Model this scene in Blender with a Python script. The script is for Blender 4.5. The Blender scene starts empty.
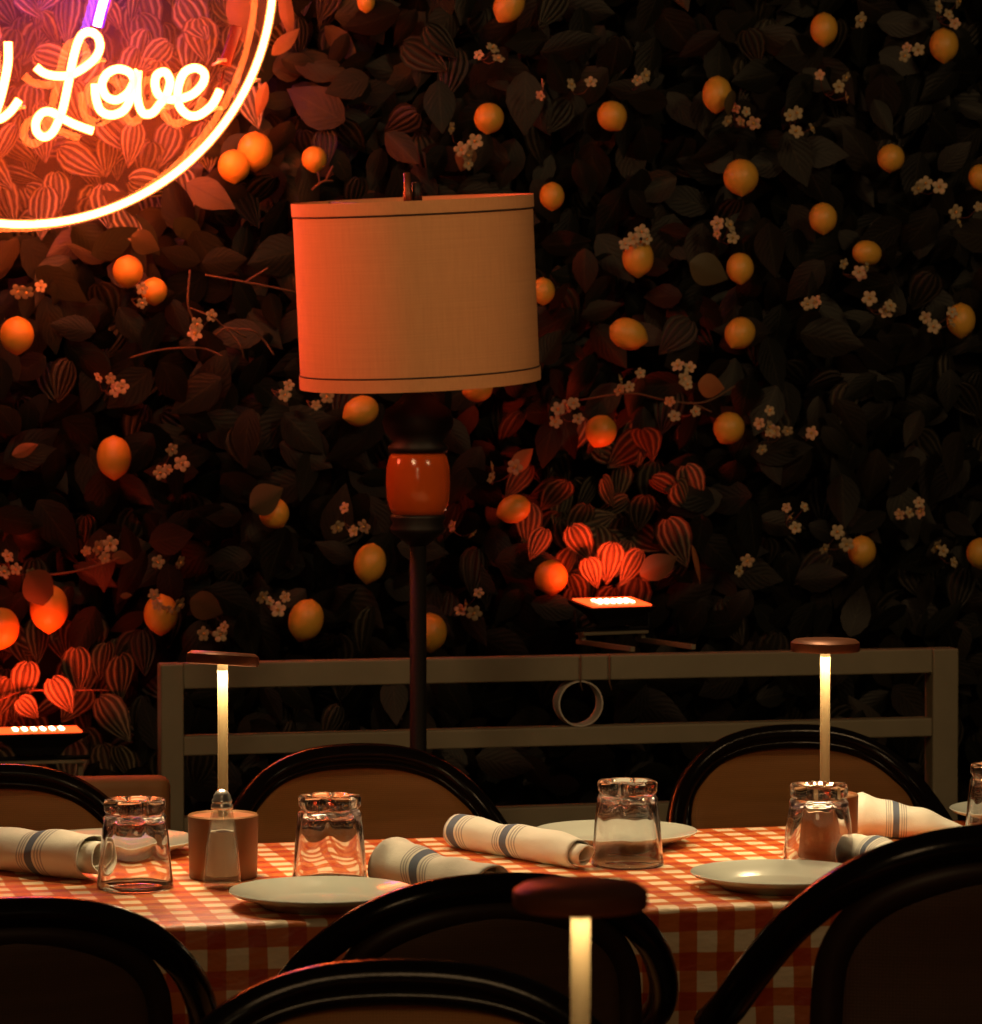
import bpy, math, random
from mathutils import Vector, Matrix
random.seed(7)
PI = math.pi
C = bpy.context.scene.collection

# ------------------------------------------------------------------ camera geometry
F = 3500.0; CZ = 1.44; TH = math.radians(14.0); PITCH = math.atan(132 / 3500)
_c, _s = math.cos(TH), math.sin(TH)
RV = Vector((_c, -_s, 0)); HV = Vector((_s, _c, 0))
FV = HV * math.cos(PITCH) + Vector((0, 0, -math.sin(PITCH)))
UV_ = HV * math.sin(PITCH) + Vector((0, 0, math.cos(PITCH)))
def ray(px, py): return FV * F + RV * (px - 491) + UV_ * (512 - py)
def on_z(px, py, z):
    r = ray(px, py); t = (z - CZ) / r.z; return Vector((r.x * t, r.y * t, z))
def on_y(px, py, Y):
    r = ray(px, py); t = Y / r.y; return Vector((r.x * t, Y, CZ + r.z * t))
def at_d(px, d, z=0.0):
    """point at horizontal depth d along the view, over pixel column px"""
    p = HV * d + RV * ((px - 491) / F * d); return Vector((p.x, p.y, z))

# ------------------------------------------------------------------ materials
def mat(name, col=(.5, .5, .5), rough=.5, metal=0.0, **kw):
    m = bpy.data.materials.new(name); m.use_nodes = True
    b = m.node_tree.nodes['Principled BSDF']
    b.inputs['Base Color'].default_value = (*col, 1); b.inputs['Roughness'].default_value = rough
    b.inputs['Metallic'].default_value = metal
    for k, v in kw.items(): b.inputs[k.replace('_', ' ')].default_value = v
    return m
class N:
    def __init__(s, m): s.m = m; s.nt = m.node_tree; s.b = s.nt.nodes['Principled BSDF']; s.out = [n for n in s.nt.nodes if n.type == 'OUTPUT_MATERIAL'][0]
    def new(s, t, **kw):
        n = s.nt.nodes.new(t)
        for k, v in kw.items(): setattr(n, k, v)
        return n
    def link(s, a, b): s.nt.links.new(a, b)
    def val(s, n, i, v):
        if hasattr(v, 'is_output'): s.link(v, n.inputs[i])
        else: n.inputs[i].default_value = v
    def math(s, op, a, b=0.0, c=0.0):
        n = s.new('ShaderNodeMath', operation=op); s.val(n, 0, a); s.val(n, 1, b)
        if c != 0.0: s.val(n, 2, c)
        return n.outputs[0]
    def mix(s, f, a, b):
        n = s.new('ShaderNodeMix', data_type='RGBA'); s.val(n, 0, f)
        for i, v in ((6, a), (7, b)):
            if hasattr(v, 'is_output'): s.link(v, n.inputs[i])
            else: n.inputs[i].default_value = (*v, 1)
        return n.outputs[2]
    def noise(s, scale, detail=3, vec=None, rough=.5):
        n = s.new('ShaderNodeTexNoise'); n.inputs['Scale'].default_value = scale; n.inputs['Detail'].default_value = detail; n.inputs['Roughness'].default_value = rough
        if vec: s.link(vec, n.inputs['Vector'])
        return n.outputs['Fac']
    def obj(s): return s.new('ShaderNodeTexCoord').outputs['Object']
    def uv(s):
        u = s.new('ShaderNodeTexCoord').outputs['UV']; x = s.new('ShaderNodeSeparateXYZ'); s.link(u, x.inputs[0]); return x.outputs[0], x.outputs[1], u
    def bump(s, h, strength=.3, dist=.002):
        n = s.new('ShaderNodeBump'); n.inputs['Strength'].default_value = strength; n.inputs['Distance'].default_value = dist
        s.link(h, n.inputs['Height']); s.link(n.outputs[0], s.b.inputs['Normal'])
    def col(s, v): s.link(v, s.b.inputs['Base Color'])

M = {}
# foliage: smooth glossy leaf, tint from vertex colour
def leafmat(name, striped):
    m = mat(name, rough=.55); n = N(m); n.b.inputs['Specular IOR Level'].default_value = .28
    a = n.new('ShaderNodeAttribute', attribute_name='tint')
    u, v, uv = n.uv()
    mid = n.math('COMPARE', u, .5, .025)
    if striped:
        w = n.math('SINE', n.math('MULTIPLY', n.math('SUBTRACT', u, .5), 2 * PI * 4.6))
        w = n.math('COSINE', n.math('MULTIPLY', n.math('SUBTRACT', u, .5), 2 * PI * 5.0))
        st = n.math('SMOOTH_MIN', n.math('MULTIPLY_ADD', w, 1.25, .05), 1.0); st.node.inputs[2].default_value = .2
        st = n.math('MAXIMUM', st, 0.0)
        st = n.math('MINIMUM', n.math('ADD', st, n.math('MULTIPLY', mid, -.6)), 1.0)
        st = n.math('MAXIMUM', st, 0.0)
        dark = n.mix(1.0, a.outputs['Color'], (.0, .0, .0)); dark.node.blend_type = 'MIX'
        dk = n.mix(.82, a.outputs['Color'], (.002, .002, .001)); n.col(n.mix(st, dk, a.outputs['Color']))
        n.bump(w, .5, .003)
    else:
        vein = n.math('SINE', n.math('MULTIPLY', n.math('ADD', v, n.math('MULTIPLY', n.math('ABSOLUTE', n.math('SUBTRACT', u, .5)), -.9)), 44))
        c = n.mix(n.math('MULTIPLY', mid, .35), a.outputs['Color'], (.035, .032, .018))
        n.col(c); n.bump(vein, .12, .002)
    return m
M['leaf'] = leafmat('smooth_leaf', False)
M['striped'] = leafmat('striped_leaf', True)
M['russet'] = mat('russet_leaf', (.36, .12, .045), .5)
M['lemon'] = mat('lemon_peel', (.80, .43, .055), .45); n = N(M['lemon'])
n.col(n.mix(n.noise(9, 3, n.obj()), (.50, .255, .03), (.66, .37, .05))); n.bump(n.noise(120, 2, n.obj()), .35, .002)
M['stem'] = mat('twig_bark', (.09, .045, .022), .7)
M['petal'] = mat('petal', (.62, .44, .30), .6); n = N(M['petal']); n.col(n.mix(n.noise(60, 2, n.obj()), (.28, .205, .11), (.46, .37, .23)))
M['pistil'] = mat('pistil', (.55, .33, .08), .6)
M['backing'] = mat('hedge_backing', (.008, .009, .006), .95); n = N(M['backing']); n.col(n.mix(n.noise(30, 4, n.obj()), (.003, .003, .002), (.016, .018, .010)))
M['floor'] = mat('floor_boards', (.03, .02, .015), .5); n = N(M['floor']); n.col(n.mix(n.noise(5, 5, n.obj()), (.02, .014, .01), (.05, .035, .022)))
# shade fabric
M['linen'] = mat('shade_linen', (.7, .36, .16), .85); n = N(M['linen'])
_, _, uv = n.uv()
mp = n.new('ShaderNodeMapping'); mp.inputs['Scale'].default_value = (260, 4, 1); n.link(uv, mp.inputs[0])
mp2 = n.new('ShaderNodeMapping'); mp2.inputs['Scale'].default_value = (8, 120, 1); n.link(uv, mp2.inputs[0])
f = n.math('MULTIPLY', n.math('ADD', n.noise(1, 2, mp.outputs[0]), n.noise(1, 2, mp2.outputs[0])), .5)
n.col(n.mix(f, (.60, .28, .115), (.82, .42, .19))); n.bump(f, .3, .001)
M['cord'] = mat('trim_cord', (.06, .03, .02), .8)
M['bronze'] = mat('dark_bronze', (.006, .004, .003), .55, .0)
M['blackmetal'] = mat('black_metal', (.006, .005, .004), .6, .0, Specular_IOR_Level=.2)
M['amber'] = mat('amber_glass', (.62, .085, .008), .15); n = N(M['amber']); n.col(n.mix(n.noise(14, 3, n.obj()), (.40, .050, .005), (.56, .095, .010))); n.bump(n.noise(22, 1, n.obj()), .25, .01)
M['amber'].node_tree.nodes['Principled BSDF'].inputs['Emission Color'].default_value = (.8, .10, .01, 1)
M['amber'].node_tree.nodes['Principled BSDF'].inputs['Emission Strength'].default_value = .02  # faint glow put into the glass to brighten the globe
# chair
M['lacquer'] = mat('black_lacquer', (.007, .0045, .0035), .20, Specular_IOR_Level=.24)
n = N(M['lacquer']); n.bump(n.noise(60, 3, n.obj()), .15, .002)
M['walnut'] = mat('dark_walnut_lacquer', (.026, .012, .006), .45, Specular_IOR_Level=.3)
def cane(name, c0, c1):
    m = mat(name, c0, .62); n = N(m); o = n.obj()
    w1 = n.new('ShaderNodeTexWave', wave_type='BANDS', bands_direction='X'); w1.inputs['Scale'].default_value = 100; n.link(o, w1.inputs[0])
    w2 = n.new('ShaderNodeTexWave', wave_type='BANDS', bands_direction='Z'); w2.inputs['Scale'].default_value = 100; n.link(o, w2.inputs[0])
    h = n.math('MULTIPLY', w1.outputs['Fac'], w2.outputs['Fac'])
    mpx = n.new('ShaderNodeMapping'); mpx.inputs['Scale'].default_value = (6, 6, 90); n.link(o, mpx.inputs[0])
    k = n.math('MULTIPLY_ADD', h, .5, n.math('MULTIPLY', n.noise(1, 3, mpx.outputs[0]), .6))
    n.col(n.mix(k, c0, c1)); n.bump(h, .4, .001); return m
M['cane'] = cane('woven_cane', (.25, .10, .022), (.52, .235, .058))
M['cane_back'] = cane('shaded_woven_cane', (.050, .022, .009), (.115, .055, .022))  # same cane darkened, shade on the unlit chair backs put into its colour
M['brown_pad'] = mat('brown_upholstery', (.30, .13, .05), .6); n = N(M['brown_pad']); n.col(n.mix(n.noise(25, 4, n.obj()), (.26, .12, .04), (.42, .21, .08)))
M['wood'] = mat('dark_table_wood', (.05, .025, .012), .5)
# gingham cloth (UV in metres)
M['gingham'] = mat('gingham_vinyl', (.6, .2, .1), .42); n = N(M['gingham']); u, v, uv = n.uv()
def band(x):
    fr = n.math('FRACT', n.math('MULTIPLY', x, 1 / .052))
    s = n.math('MULTIPLY', n.math('SUBTRACT', n.math('ABSOLUTE', n.math('SUBTRACT', fr, .5)), .25), 30)
    return n.math('MINIMUM', n.math('MAXIMUM', s, 0.0), 1.0)
wob = n.math('MULTIPLY', n.math('SUBTRACT', n.noise(9, 2, uv), .5), .008)
a_, b_ = band(n.math('ADD', u, wob)), band(n.math('ADD', v, wob))
t = n.math('MULTIPLY', n.math('ADD', a_, b_), .5)
r = n.new('ShaderNodeValToRGB'); r.color_ramp.interpolation = 'LINEAR'
r.color_ramp.elements[0].position = 0.0; r.color_ramp.elements[0].color = (.86, .68, .44, 1)
r.color_ramp.elements[1].position = 1.0; r.color_ramp.elements[1].color = (.46, .050, .006, 1)
e = r.color_ramp.elements.new(.5); e.color = (.60, .150, .025, 1)
n.link(t, r.inputs[0]); n.col(r.outputs[0])
mpw = n.new('ShaderNodeMapping'); mpw.inputs['Scale'].default_value = (14, 26, 1); n.link(uv, mpw.inputs[0])
n.bump(n.math('ADD', n.noise(1, 3, mpw.outputs[0]), n.math('MULTIPLY', n.noise(1500, 0, uv), .02)), .55, .012)
# napkin
def napmat(name, stripes):
    m = mat(name, (.75, .70, .60), .9); n = N(m); u, v, uv = n.uv()
    def bd(c, w): return n.math('COMPARE', u, c, w)
    wide = None; thin = None
    for s in stripes:
        x = bd(s, .028); wide = x if wide is None else n.math('MAXIMUM', wide, x)
        for o in (-.085, -.065, -.048, .050, .070, .09):
            y = bd(s + o, .0045); thin = y if thin is None else n.math('MAXIMUM', thin, y)
    c = n.mix(wide, (.72, .70, .60), (.12, .15, .21)); c = n.mix(n.math('MULTIPLY', thin, .7), c, (.22, .22, .24))
    n.col(c); n.bump(n.math('ADD', n.noise(60, 4, n.obj()), n.math('MULTIPLY', n.noise(900, 1, n.obj()), .3)), .35, .003); return m
M['glass'] = mat('clear_glass', (1, 1, 1), .02, Transmission_Weight=1.0, IOR=1.47)
M['shaker'] = bpy.data.materials.new('thin_pressed_glass'); m = M['shaker']; m.use_nodes = True; n = N(m)
tr = n.new('ShaderNodeBsdfTransparent'); tr.inputs[0].default_value = (.93, .93, .90, 1)
gl = n.new('ShaderNodeBsdfGlossy'); gl.inputs['Roughness'].default_value = .05
fr = n.new('ShaderNodeFresnel'); fr.inputs[0].default_value = 2.0
gm = n.new('ShaderNodeNewGeometry'); ff = n.math('MULTIPLY', fr.outputs[0], n.math('SUBTRACT', 1.0, gm.outputs['Backfacing'])); m1 = n.new('ShaderNodeMixShader'); n.link(ff, m1.inputs[0]); n.link(tr.outputs[0], m1.inputs[1]); n.link(gl.outputs[0], m1.inputs[2]); dd = n.new('ShaderNodeBsdfDiffuse'); dd.inputs[0].default_value = (.9, .85, .75, 1); m3 = n.new('ShaderNodeMixShader'); m3.inputs[0].default_value = .10; n.link(m1.outputs[0], m3.inputs[1]); n.link(dd.outputs[0], m3.inputs[2]); n.link(m3.outputs[0], n.out.inputs[0])
m = M['glass']; n = N(m); tr = n.new('ShaderNodeBsdfTransparent'); mx = n.new('ShaderNodeMixShader'); mx.inputs[0].default_value = .96
n.link(tr.outputs[0], mx.inputs[1]); n.link(n.b.outputs[0], mx.inputs[2]); n.link(mx.outputs[0], n.out.inputs[0])
M['acrylic'] = bpy.data.materials.new('clear_acrylic'); m = M['acrylic']; m.use_nodes = True; n = N(m)
tr = n.new('ShaderNodeBsdfTransparent'); tr.inputs[0].default_value = (.96, .93, .92, 1)
gl = n.new('ShaderNodeBsdfGlossy'); gl.inputs['Roughness'].default_value = .03
df = n.new('ShaderNodeBsdfDiffuse'); df.inputs[0].default_value = (.9, .6, .5, 1)
fr = n.new('ShaderNodeFresnel'); fr.inputs[0].default_value = 1.45
m1 = n.new('ShaderNodeMixShader'); m1.inputs[0].default_value = .018; n.link(tr.outputs[0], m1.inputs[1]); n.link(df.outputs[0], m1.inputs[2])
gm = n.new('ShaderNodeNewGeometry'); ff = n.math('MULTIPLY', fr.outputs[0], n.math('SUBTRACT', 1.0, gm.outputs['Backfacing'])); m2 = n.new('ShaderNodeMixShader'); n.link(ff, m2.inputs[0]); n.link(m1.outputs[0], m2.inputs[1]); n.link(gl.outputs[0], m2.inputs[2])
n.link(m2.outputs[0], n.out.inputs[0])
M['china'] = mat('glazed_china', (.50, .53, .45), .16)
M['rimcolor'] = M['china']
M['salt'] = mat('salt_grains', (.95, .90, .84), .9); n = N(M['salt']); n.bump(n.noise(800, 2, n.obj()), .4, .001)
M['chrome'] = mat('chrome', (.80, .74, .66), .32, .9)
M['copper'] = mat('brushed_copper', (.22, .10, .042), .45, .4); n = N(M['copper']); n.bump(n.noise(90, 3, n.obj()), .05, .001)
M['copper_dark'] = mat('dark_copper_cap', (.16, .055, .022), .4, .5)
M['brass'] = mat('satin_brass_pole', (.42, .31, .16), .55, .2)
M['painted'] = mat('painted_beige_metal', (.30, .245, .17), .6); n = N(M['painted']); n.col(n.mix(n.noise(20, 4, n.obj()), (.165, .145, .095), (.22, .195, .13)))
M['pvc'] = mat('pale_ring', (.45, .42, .36), .5)
def emis(name, col, s):
    m = mat(name, (0, 0, 0), .5); b = m.node_tree.nodes['Principled BSDF']
    b.inputs['Emission Color'].default_value = (*col, 1); b.inputs['Emission Strength'].default_value = s; return m
M['neon'] = emis('warm_neon', (1, .115, .018), 95.0)
M['neon_ring'] = emis('warm_neon_ring', (1, .125, .020), 85.0)
M['neon_blue'] = emis('violet_neon', (.36, .08, 1.0), 75.0)
def shellmat(name, col, s, fac):
    m = bpy.data.materials.new(name); m.use_nodes = True; n = N(m)
    t_ = n.new('ShaderNodeBsdfTransparent'); e_ = n.new('ShaderNodeEmission'); e_.inputs[0].default_value = (*col, 1); e_.inputs[1].default_value = s
    mx = n.new('ShaderNodeMixShader'); mx.inputs[0].default_value = fac
    n.link(t_.outputs[0], mx.inputs[1]); n.link(e_.outputs[0], mx.inputs[2]); n.link(mx.outputs[0], n.out.inputs[0]); return m
M['shell'] = shellmat('neon_glow_sleeve', (1, .30, .08), 2.0, .3)  # glass envelope of the tube, with its orange bloom put in as emission
M['shell_blue'] = shellmat('violet_glow_sleeve', (.35, .02, 1.0), 1.6, .5)
M['led_white'] = emis('lamp_led', (1, .72, .40), 6.0)
M['flood'] = emis('red_flood_lens', (1, .07, .012), 3.0)
M['flood_led'] = emis('flood_led', (1, .62, .35), 9.0)
M['clip'] = mat('frosted_clip', (.8, .6, .5), .4)
M['redstrap'] = mat('dark_red_strap', (.07, .006, .003), .35)

# ------------------------------------------------------------------ mesh builder
class MB:
    def __init__(s): s.v = []; s.f = []; s.uv = []; s.mi = []
    def add(s, vs, fs, uvs=None, mi=0):
        o = len(s.v); s.v += [tuple(x) for x in vs]
        for k, f in enumerate(fs):
            s.f.append([i + o for i in f]); s.mi.append(mi)
            s.uv.append([uvs[i] for i in f] if uvs else [(0, 0)] * len(f))
    def box(s, c, d, rz=0, M4=None):
        hx, hy, hz = d[0] / 2, d[1] / 2, d[2] / 2
        vs = [Vector((x * hx, y * hy, z * hz)) for x in (-1, 1) for y in (-1, 1) for z in (-1, 1)]
        R = M4 if M4 is not None else Matrix.Rotation(rz, 3, 'Z')
        vs = [R @ v + Vector(c) for v in vs]
        s.add(vs, [(0, 1, 3, 2), (4, 6, 7, 5), (0, 4, 5, 1), (2, 3, 7, 6), (0, 2, 6, 4), (1, 5, 7, 3)])
    def tube(s, pts, r, n=10, closed=False, cap=True, flat=None):
        pts = [Vector(p) for p in pts]; m = len(pts)
        rs = r if isinstance(r, (list, tuple)) else [r] * m
        T = []
        for i in range(m):
            a = pts[(i - 1) % m] if (closed or i > 0) else pts[i]; b = pts[(i + 1) % m] if (closed or i < m - 1) else pts[i]
            T.append((b - a).normalized())
        up = Vector((0, 0, 1)) if abs(T[0].z) < .9 else Vector((0, 1, 0))
        x = T[0].cross(up).normalized(); vs = []
        for i in range(m):
            x = (x - T[i] * x.dot(T[i])).normalized(); y = T[i].cross(x)
            for k in range(n):
                a = 2 * PI * k / n; vs.append(pts[i] + (x * math.cos(a) + y * math.sin(a)) * rs[i])
        fs = []
        for i in range(m if closed else m - 1):
            j = (i + 1) % m
            for k in range(n): fs.append((i * n + k, i * n + (k + 1) % n, j * n + (k + 1) % n, j * n + k))
        if cap and not closed: fs.append(tuple(range(n))[::-1]); fs.append(tuple((m - 1) * n + k for k in range(n)))
        s.add(vs, fs)
    def lathe(s, prof, n=32, c=(0, 0, 0), rad=None, capb=False, capt=False):
        vs = []; uv = []
        for j, (r, z) in enumerate(prof):
            for k in range(n):
                a = 2 * PI * k / n; rr = r * (rad(a, z) if rad else 1)
                vs.append((c[0] + rr * math.cos(a), c[1] + rr * math.sin(a), c[2] + z)); uv.append((k / n, j / max(1, len(prof) - 1)))
        fs = [(j * n + k, j * n + (k + 1) % n, (j + 1) * n + (k + 1) % n, (j + 1) * n + k) for j in range(len(prof) - 1) for k in range(n)]
        if capb: fs.append(tuple(range(n))[::-1])
        if capt: fs.append(tuple((len(prof) - 1) * n + k for k in range(n)))
        s.add(vs, fs, uv)
    def build(s, name, m, parent=None, loc=(0, 0, 0), rot=None, smooth=True, bevel=0, subsurf=0, solid=0, auto=None):
        me = bpy.data.meshes.new(name); me.from_pydata(s.v, [], s.f)
        ms = m if isinstance(m, list) else [m]
        for x in ms: me.materials.append(x)
        ul = me.uv_layers.new(name='UVMap'); flat = [c for f in s.uv for uv in f for c in uv]
        ul.data.foreach_set('uv', flat)
        me.polygons.foreach_set('material_index', s.mi)
        me.polygons.foreach_set('use_smooth', [smooth] * len(s.f)); me.update()
        if auto is not None:
            me.set_sharp_from_angle(angle=math.radians(auto))
        o = bpy.data.objects.new(name, me); C.objects.link(o); o.location = loc
        if rot: o.rotation_euler = rot
        if parent: o.parent = parent
        if bevel:
            b = o.modifiers.new('bevel', 'BEVEL'); b.width = bevel; b.segments = 3; b.limit_method = 'ANGLE'
        if solid:
            b = o.modifiers.new('solid', 'SOLIDIFY'); b.thickness = solid; b.offset = 0
        if subsurf:
            b = o.modifiers.new('sub', 'SUBSURF'); b.levels = subsurf; b.render_levels = subsurf
        return o
def spline(pts, k=8, closed=False):
    P = [Vector(p) for p in pts]; m = len(P); out = []
    g = (lambda i: P[i % m]) if closed else (lambda i: P[max(0, min(m - 1, i))])
    for i in range(m if closed else m - 1):
        a, b, c, d = g(i - 1), g(i), g(i + 1), g(i + 2)
        for j in range(k):
            t = j / k
            out.append(.5 * ((2 * b) + (c - a) * t + (2 * a - 5 * b + 4 * c - d) * t * t + (3 * b - a - 3 * c + d) * t ** 3))
    if not closed: out.append(P[-1])
    return out
def tag(o, label=None, cat=None, group=None, kind=None):
    if label: o['label'] = label
    if cat: o['category'] = cat
    if group: o['group'] = group
    if kind: o['kind'] = kind
    return o
def thing(name, label, cat, loc=(0, 0, 0), rz=0, group=None, rot=None):
    o = bpy.data.objects.new(name, None); C.objects.link(o); o.location = loc; o.rotation_euler = rot or (0, 0, rz)
    o.empty_display_size = .1
    return tag(o, label, cat, group)
def dup(root, loc, rot, label, group=None, scale=1.0):
    def cp(o, par):
        c = o.copy(); C.objects.link(c); c.parent = par
        for ch in list(o.children): cp(ch, c)
        return c
    kids = list(root.children)
    r = root.copy(); C.objects.link(r)
    for ch in kids: cp(ch, r)
    r.location = loc; r.rotation_euler = rot; r['label'] = label; r.scale = (scale,) * 3
    if group: r['group'] = group
    return r

# ------------------------------------------------------------------ setting
HX0, HX1 = -.6, 4.4
WALL = 7.66
b = MB(); b.box((1.9, 2.5, -.025), (9, 11, .05)); tag(b.build('floor', M['floor'], smooth=False), 'dark floor under the tables', kind='structure')
b = MB(); b.box((1.9, WALL + .05, 1.5), (9, .1, 3.0)); tag(b.build('wall_back', M['backing'], smooth=False), 'dark wall behind the foliage', kind='structure')

# ------------------------------------------------------------------ lemons and flowers (pixel column, row, radii) -> on the hedge face
LEMONS = [
 (489,118,15,15,10,'yellow lemon above the lampshade, right of its finial'),
 (612,116,15,15,-30,'yellow lemon high on the hedge, right of the lampshade top'),
 (717,94,13,17,5,'oval lemon directly above a broad flower cluster, high on the hedge'),
 (824,29,11,14,0,'small lemon near the top of the hedge, second from the right edge'),
 (944,45,14,16,0,'lemon hanging under white flowers in the top right corner'),
 (741,177,19,19,0,'largest round lemon, right half of the upper hedge'),
 (891,158,14,14,0,'round lemon upper right, alone among dark leaves'),
 (823,218,14,15,0,'lemon below and right of the largest round lemon'),
 (867,253,17,13,-80,'lemon lying sideways above pale flowers on the right'),
 (638,258,15,17,0,'lemon with a flower cluster sitting on its top'),
 (740,268,10,14,0,'lemon half tucked behind a dark leaf, under the largest lemon'),
 (628,334,20,16,-70,'wide lemon tilted sideways, right of the lampshade bottom'),
 (740,333,15,16,35,'lemon tilted right, above the russet leaf on the twig'),
 (601,431,16,16,20,'lemon glowing orange underneath, above left of the centre floodlight'),
 (729,428,16,16,30,'bright orange lit lemon right of the twig with flowers'),
 (961,320,14,16,0,'lemon beside flowers near the right edge, mid height'),
 (980,177,7,12,0,'lemon cut by the right edge of the picture, upper'),
 (862,551,14,15,0,'lemon low on the right, above the railing end'),
 (980,553,9,14,0,'lemon at the right edge above the railing'),
 (552,196,12,13,0,'small lemon right of the lampshade top rim'),
 (543,291,9,12,0,'lemon peeking out from behind the right side of the lampshade'),
 (514,509,18,14,70,'lemon lit from below, above left of the red floodlight'),
 (551,577,17,17,0,'round lemon glowing red just left of the centre floodlight'),
 (478,390,16,12,80,'lemon partly hidden under the right bottom edge of the lampshade'),
 (361,411,18,15,70,'lemon under the left bottom edge of the lampshade'),
 (234,166,16,16,0,'left one of two pale bright lemons beside the neon ring'),
 (255,151,17,18,0,'right one of two pale bright lemons beside the neon ring'),
 (128,271,15,15,0,'orange lit lemon below the neon ring, left of a pair'),
 (154,291,13,13,0,'darker lemon below the neon ring, right of a pair'),
 (17,335,16,17,0,'lemon at the left edge below the neon sign'),
 (114,457,15,19,0,'upright yellow lemon alone on the left of the hedge'),
 (274,513,15,15,-30,'lemon partly behind a leaf, left of the amber lamp globe'),
 (370,563,14,18,10,'upright lemon left of the floor lamp pole'),
 (306,620,16,19,15,'upright lemon just above the railing, right of the left table lamp'),
 (161,614,16,18,0,'orange lit lemon above the left end of the railing'),
 (49,608,14,19,0,'red orange lemon above the left floodlight, under a leaf'),
 (1,628,8,18,0,'lemon cut by the left edge above the left floodlight'),
 (430,632,9,17,0,'lemon peeking out right of the floor lamp pole'),
 (509,5,11,15,30,'orange lit lemon at the very top of the hedge, over the lampshade'),
 (366,2,10,9,0,'lemon cut by the top of the picture, left one'),
 (314,159,13,12,0,'dim reddish lemon above the lampshade left corner'),
]
FLOWERS = [
 (487,52,3,'pale flower spray at the top, above the lampshade'),
 (585,87,2,'small flower pair above the lemon right of the lampshade'),
 (834,87,4,'flower cluster upper right, below the small top lemon'),
 (742,116,5,'broad flower cluster under the upper oval lemon'),
 (800,123,4,'upright flower spray right of the broad cluster'),
 (947,11,4,'flower cluster over the top right lemon'),
 (914,46,3,'flowers left of the top right lemon'),
 (860,20,1,'single flower near the top right'),
 (930,186,3,'upright flower pair on the far right, upper'),
 (970,212,3,'flower cluster at the right edge, upper'),
 (730,235,4,'flower spray above the half hidden lemon'),
 (632,244,5,'flower cluster sitting on a lemon right of the lampshade'),
 (852,268,4,'flowers below the sideways lemon on the right'),
 (876,302,3,'dim flower pair below the sideways lemon on the right'),
 (808,296,2,'tiny dim flowers at mid height on the right'),
 (693,375,4,'flowers on the twig beside the russet leaf'),
 (565,410,5,'upright flower cluster right of the lampshade bottom'),
 (632,382,4,'row of flowers on the left end of the twig'),
 (684,408,3,'flowers hanging under the twig'),
 (771,422,4,'upper flowers right of the bright orange lemon'),
 (773,438,3,'lower flowers right of the bright orange lemon'),
 (812,433,1,'single orange flower far right of the bright lemon'),
 (467,160,3,'flowers just above the lampshade right part'),
 (463,137,2,'pinkish flower left of the lemon above the lampshade'),
 (553,86,2,'dim flowers top centre right'),
 (108,386,4,'flower cluster on the left, above the upright lemon'),
 (165,462,4,'scattered small flowers right of the upright left lemon'),
 (96,556,4,'flower spray above the left lemons, reddish'),
 (14,564,4,'red lit flower cluster at the left edge'),
 (180,562,1,'single open flower, right of two, above the left table lamp'),
 (158,562,1,'single open flower, left of two, above the left table lamp'),
 (272,600,4,'flowers left of the upright lemon above the railing'),
 (350,519,4,'flower cluster left of the amber globe'),
 (465,605,4,'flower cluster right of the floor lamp pole'),
 (458,526,2,'small flowers lower right of the amber globe'),
 (393,501,2,'flower at the lower left of the amber globe'),
 (794,519,4,'dim flowers on the lower right hedge, left one'),
 (832,543,3,'flowers left of the low right lemon'),
 (909,511,4,'curled ring of flowers on the lower right hedge'),
 (949,551,3,'flowers left of the right edge lemon above the railing'),
 (750,570,2,'small pale flower above the right table lamp'),
 (941,318,4,'flowers left of the mid height right edge lemon'),
 (29,284,3,'open pale flower below the neon sign, left'),
 (135,293,2,'small flower under the lemon pair below the neon sign'),
 (195,328,3,'pink lit flower at the left end of a twig'),
 (277,385,2,'dim flower left of the lampshade bottom'),
 (170,600,4,'flowers on top of the orange lit left lemon'),
 (500,478,3,'flowers beside the red lit leaf right of the amber globe'),
 (214,628,3,'dim flowers just above the left table lamp'),
 (640,82,2,'dim flowers upper middle of the hedge'),
 (312,396,2,'dim small flower below the left edge of the lampshade'),
 (604,596,0,''),
]
FLOWERS = [f for f in FLOWERS if f[2]]
lem_pos = []
YL = 7.19
def lemon_mesh():
    me = MB(); prof = []
    for i in range(15):
        t = i / 14; a = PI * t; r = math.sin(a) ** .92; z = -math.cos(a) * 1.10
        if t < .12: z -= (.12 - t) * 1.3
        if t > .93: z += (t - .93) * .9
        prof.append((max(r, .001), z))
    me.lathe(prof, 20)
    return me
R0 = .034
lm = lemon_mesh(); lm.v = [(x * R0, y * R0, z * R0) for x, y, z in lm.v]
proto = lm.build('lemon', M['lemon'])
for i, (px, py, rx, ry, rot, lab) in enumerate(LEMONS):
    o = proto if i == 0 else proto.copy()
    if i: C.objects.link(o)
    p = on_y(px, py, YL - random.uniform(0, .02)); r = max(8, (min(rx, 17) + ry) / 2 if rx >= 12 else ry) ; 
    k = r / F * 7.35 / R0
    if px < 12 or px > 970 or rx < ry - 4: k = ry / F * 7.35 / R0
    if rx > ry + 1: k = ry / F * 7.35 / R0; asp = rx / ry
    else: asp = ry / max(min(rx, ry), 12) if rx >= 11 else 1.1
    asp = max(1.0, min(asp, 1.2)) / 1.1
    o.location = p; o.scale = (k, k, k * asp); o.rotation_euler = (random.uniform(-.25, .25), math.radians(rot), 0)
    tag(o, lab, 'lemon', 'artificial lemons on the hedge'); lem_pos.append((p, r / F * 7.35))

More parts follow.
